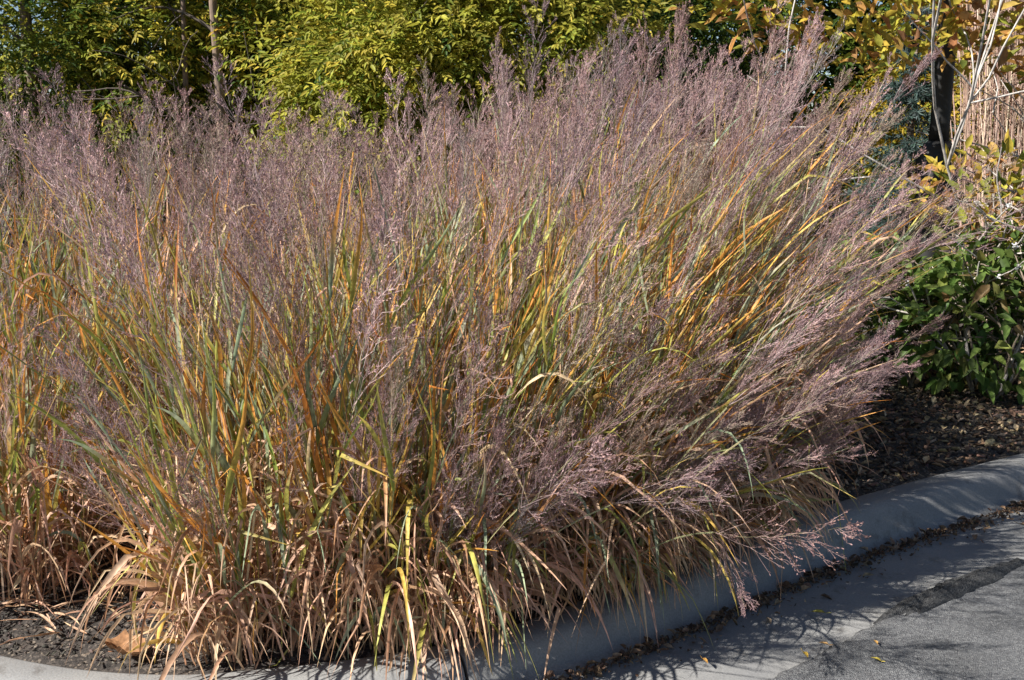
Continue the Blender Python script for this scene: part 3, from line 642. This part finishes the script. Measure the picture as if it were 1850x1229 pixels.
def chips(name, n, xr, drange, lr, pal, wts, lab):
    x = rng.uniform(*xr, n); y = kerb_y(x) + .03 + rng.uniform(*drange, n); z = bed_z(x, y) + rng.uniform(0, .012, n)
    L = rng.uniform(*lr, n); Wd = L * rng.uniform(.2, .5, n); Th = L * rng.uniform(.1, .25, n)
    d = nrm(runit(n) * np.array([1, 1, .35])); sd = nrm(np.cross(d, nrm(rng.normal(0, .4, (n, 3)) + np.array([0, 0, 1])))); up = np.cross(sd, d)
    V = []
    for a_, b_, c_ in [(-1, -1, -1), (1, -.6, -1), (1, .6, -1), (-1, 1, -1), (-1, -1, 1), (.8, -.6, 1), (.9, .5, 1), (-1, .9, 1)]:
        V.append(np.column_stack([x, y, z]) + d * (a_ * L * .5)[:, None] + sd * (b_ * Wd * .5)[:, None] + up * (c_ * Th * .5)[:, None])
    V = np.stack(V, 1); i = np.arange(n * 8).reshape(n, 8)
    F = np.concatenate([i[:, q] for q in ([0, 3, 2, 1], [4, 5, 6, 7], [0, 1, 5, 4], [1, 2, 6, 5], [2, 3, 7, 6], [3, 0, 4, 7])])
    mb = MB(); mb.add(V.reshape(-1, 3), F, np.repeat(pick(pal, n, wts, .3)[:, None], 8, 1).reshape(-1, 3))
    return tag(mb.build(name, M_CHIP), lab, 'mulch', kind='stuff')
chips('gravel_mulch', 9000, (-2.6, .3), (0, .9), (.006, .02), [(.045, .038, .033), (.075, .064, .055), (.2, .17, .13), (.17, .09, .05), (.025, .021, .02)], [4, 3, .7, .8, 4], 'dark gritty mulch on the bare corner of the bed')
chips('wood_mulch', 9000, (.9, 4.2), (0, 2.2), (.012, .05), [(.14, .09, .06), (.22, .15, .10), (.08, .055, .04), (.34, .25, .17), (.05, .04, .035)], [3, 2.5, 3, 1, 3], 'brown wood chip mulch right of the grass')
n = 900; x = rng.uniform(1.1, 4.2, n); y = kerb_y(x) + .08 + rng.uniform(0, 1.9, n); mb = MB()
leaves(mb, np.column_stack([x, y, bed_z(x, y) + rng.uniform(.01, .03, n)]), runit(n) * np.array([1, 1, .3]), nrm(rng.normal(0, .5, (n, 3)) + np.array([0, 0, 1])), rng.uniform(.03, .07, n), rng.uniform(.018, .04, n), pick([(.26, .18, .11), (.36, .26, .16), (.18, .11, .07), (.42, .33, .2)], n), curl=rng.uniform(-.4, .5, n), lift=.4)
tag(mb.build('leaf_litter', M_LITTER), 'dry leaves scattered over the wood mulch on the right', 'leaf litter', kind='stuff')
# fallen straw on the soil round the front clumps
n = 520; x = rng.uniform(-2.2, .6, n); y = kerb_y(x) + .12 + rng.uniform(0, .8, n) * np.where(x > -1.3, .7, 1); mb = MB(); a = rng.uniform(0, 6.28, n)
blades(mb, np.column_stack([x, y, bed_z(x, y) + .02]), np.column_stack([np.cos(a), np.sin(a), rng.uniform(0, .3, n)]), rng.uniform(.06, .3, n), rng.uniform(.004, .01, n), rng.uniform(.3, 1.5, n), pick([PINK, STRAW, TAN, BRN], n), pick([PINK, STRAW, TAN], n), rng.normal(0, 2, n), floor=lambda X_, Y_: bed_z(X_, Y_) + .004)
tag(mb.build('straw_litter', M_BLADE), 'fallen straw coloured grass leaves on the dark soil', 'straw', kind='stuff')

# the curled oak leaf near the kerb
def oak_leaf(base, L, yaw):
    t = MB(); nn = 40; a = np.linspace(0, 2 * math.pi, nn, endpoint=False)
    rr = L * .5 * (.72 + .2 * np.abs(np.cos(a * 3.5)) + .06 * np.sin(a * 11)); Vx = np.stack([rr * np.cos(a) * 1.2, rr * np.sin(a) * .8], 1)
    rings = [np.zeros((1, 2))] + [Vx * f for f in (.35, .7, 1.)]; V = []
    for ring in rings:
        for q in ring: V.append((q[0], q[1], 1.9 * q[1] ** 2 / L + .5 * q[0] ** 2 / L + .006 * math.sin(q[0] * 160) + .012))
    F3 = [(0, 1 + k, 1 + (k + 1) % nn) for k in range(nn)]; F4 = [(1 + r * nn + k, 1 + (r + 1) * nn + k, 1 + (r + 1) * nn + (k + 1) % nn, 1 + r * nn + (k + 1) % nn) for r in range(2) for k in range(nn)]
    t.add(V, F3, (.30, .16, .08)); t.add(V, F4, (.30, .16, .08)); t_ = t; tube(t_, [(-L * .55, 0, .03), (-L * .75, .01, .02), (-L * .95, .03, .015)], [.0016, .0014, .001], (.3, .18, .1), 5)
    o = t.build('fallen_leaf', M_LITTER); o.location = base; o.rotation_euler = (.12, -.1, yaw); return o
px_ = at(290, 1196, 2.78); tag(oak_leaf((px_[0] - .07, 2.69, .112), .14, 2.7), 'large curled orange brown lobed leaf on dark soil by the kerb', 'fallen leaf')

# single yellow leaves lying on gutter and asphalt
spots = [(1492, 1110, 'olive yellow fallen leaf in the shaded gutter', (.30, .28, .06), .05), (1450, 1180, 'small yellow fallen leaf at the gutter edge near the asphalt', (.5, .33, .06), .04), (1592, 1197, 'bright yellow fallen leaf on the asphalt', (.5, .4, .08), .035),
         (1498, 1168, 'tan fallen leaf beside the yellow one on the sunlit gutter', (.45, .28, .12), .035), (1268, 1192, 'orange fallen leaf low on the sunlit gutter', (.5, .27, .07), .035), (1585, 1166, 'orange fleck of a leaf on the asphalt edge', (.45, .26, .08), .028),
         (1840, 948, 'brown curled leaf alone on the gutter near the right edge', (.24, .16, .1), .06), (905, 1218, 'rusty yellow leaf lying at the kerb joint', (.4, .22, .04), .05)]
for (px, py, lab, c, L_) in spots:
    p = None
    for Y in np.linspace(2.2, 5, 900):
        q = at(px, py, Y)
        if q[2] <= .022: p = q; break
    mb = MB(); leaves(mb, np.zeros((1, 3)), np.array([[math.cos(px), math.sin(px), .08]]), np.array([[.1, .1, 1.]]), np.array([L_]), np.array([L_ * .5]), np.array([c]), curl=.1, lift=.3)
    tube(mb, [(0, 0, 0), (-math.cos(px) * L_ * .35, -math.sin(px) * L_ * .35, .004)], [.0012, .0008], c, 4)
    o = mb.build('fallen_leaf', M_LITTER); o.location = (p[0], p[1], .026); tag(o, lab, 'fallen leaf', 'single fallen leaves on gutter and road')
# broken asphalt lump at the road edge, stretched dark to include painted shade
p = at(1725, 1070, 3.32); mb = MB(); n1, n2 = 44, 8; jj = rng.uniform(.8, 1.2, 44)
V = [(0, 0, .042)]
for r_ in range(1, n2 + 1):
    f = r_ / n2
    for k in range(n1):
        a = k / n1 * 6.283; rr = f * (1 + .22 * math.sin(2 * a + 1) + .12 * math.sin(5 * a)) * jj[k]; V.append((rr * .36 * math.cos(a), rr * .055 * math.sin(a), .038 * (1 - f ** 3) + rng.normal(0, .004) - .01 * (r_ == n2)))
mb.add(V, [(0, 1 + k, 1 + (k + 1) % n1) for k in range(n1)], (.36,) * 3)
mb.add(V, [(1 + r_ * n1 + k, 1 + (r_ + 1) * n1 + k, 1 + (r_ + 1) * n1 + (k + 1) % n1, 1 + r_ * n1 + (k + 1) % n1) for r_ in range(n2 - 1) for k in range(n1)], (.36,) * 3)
o = mb.build('asphalt_lump_shade', M_ASPH, smooth=True); o.location = (p[0], p[1], .01); o.rotation_euler = (0, 0, R(32)); tag(o, 'black crumbling lump of asphalt drawn out into a painted shade band on the road edge', 'asphalt lump')
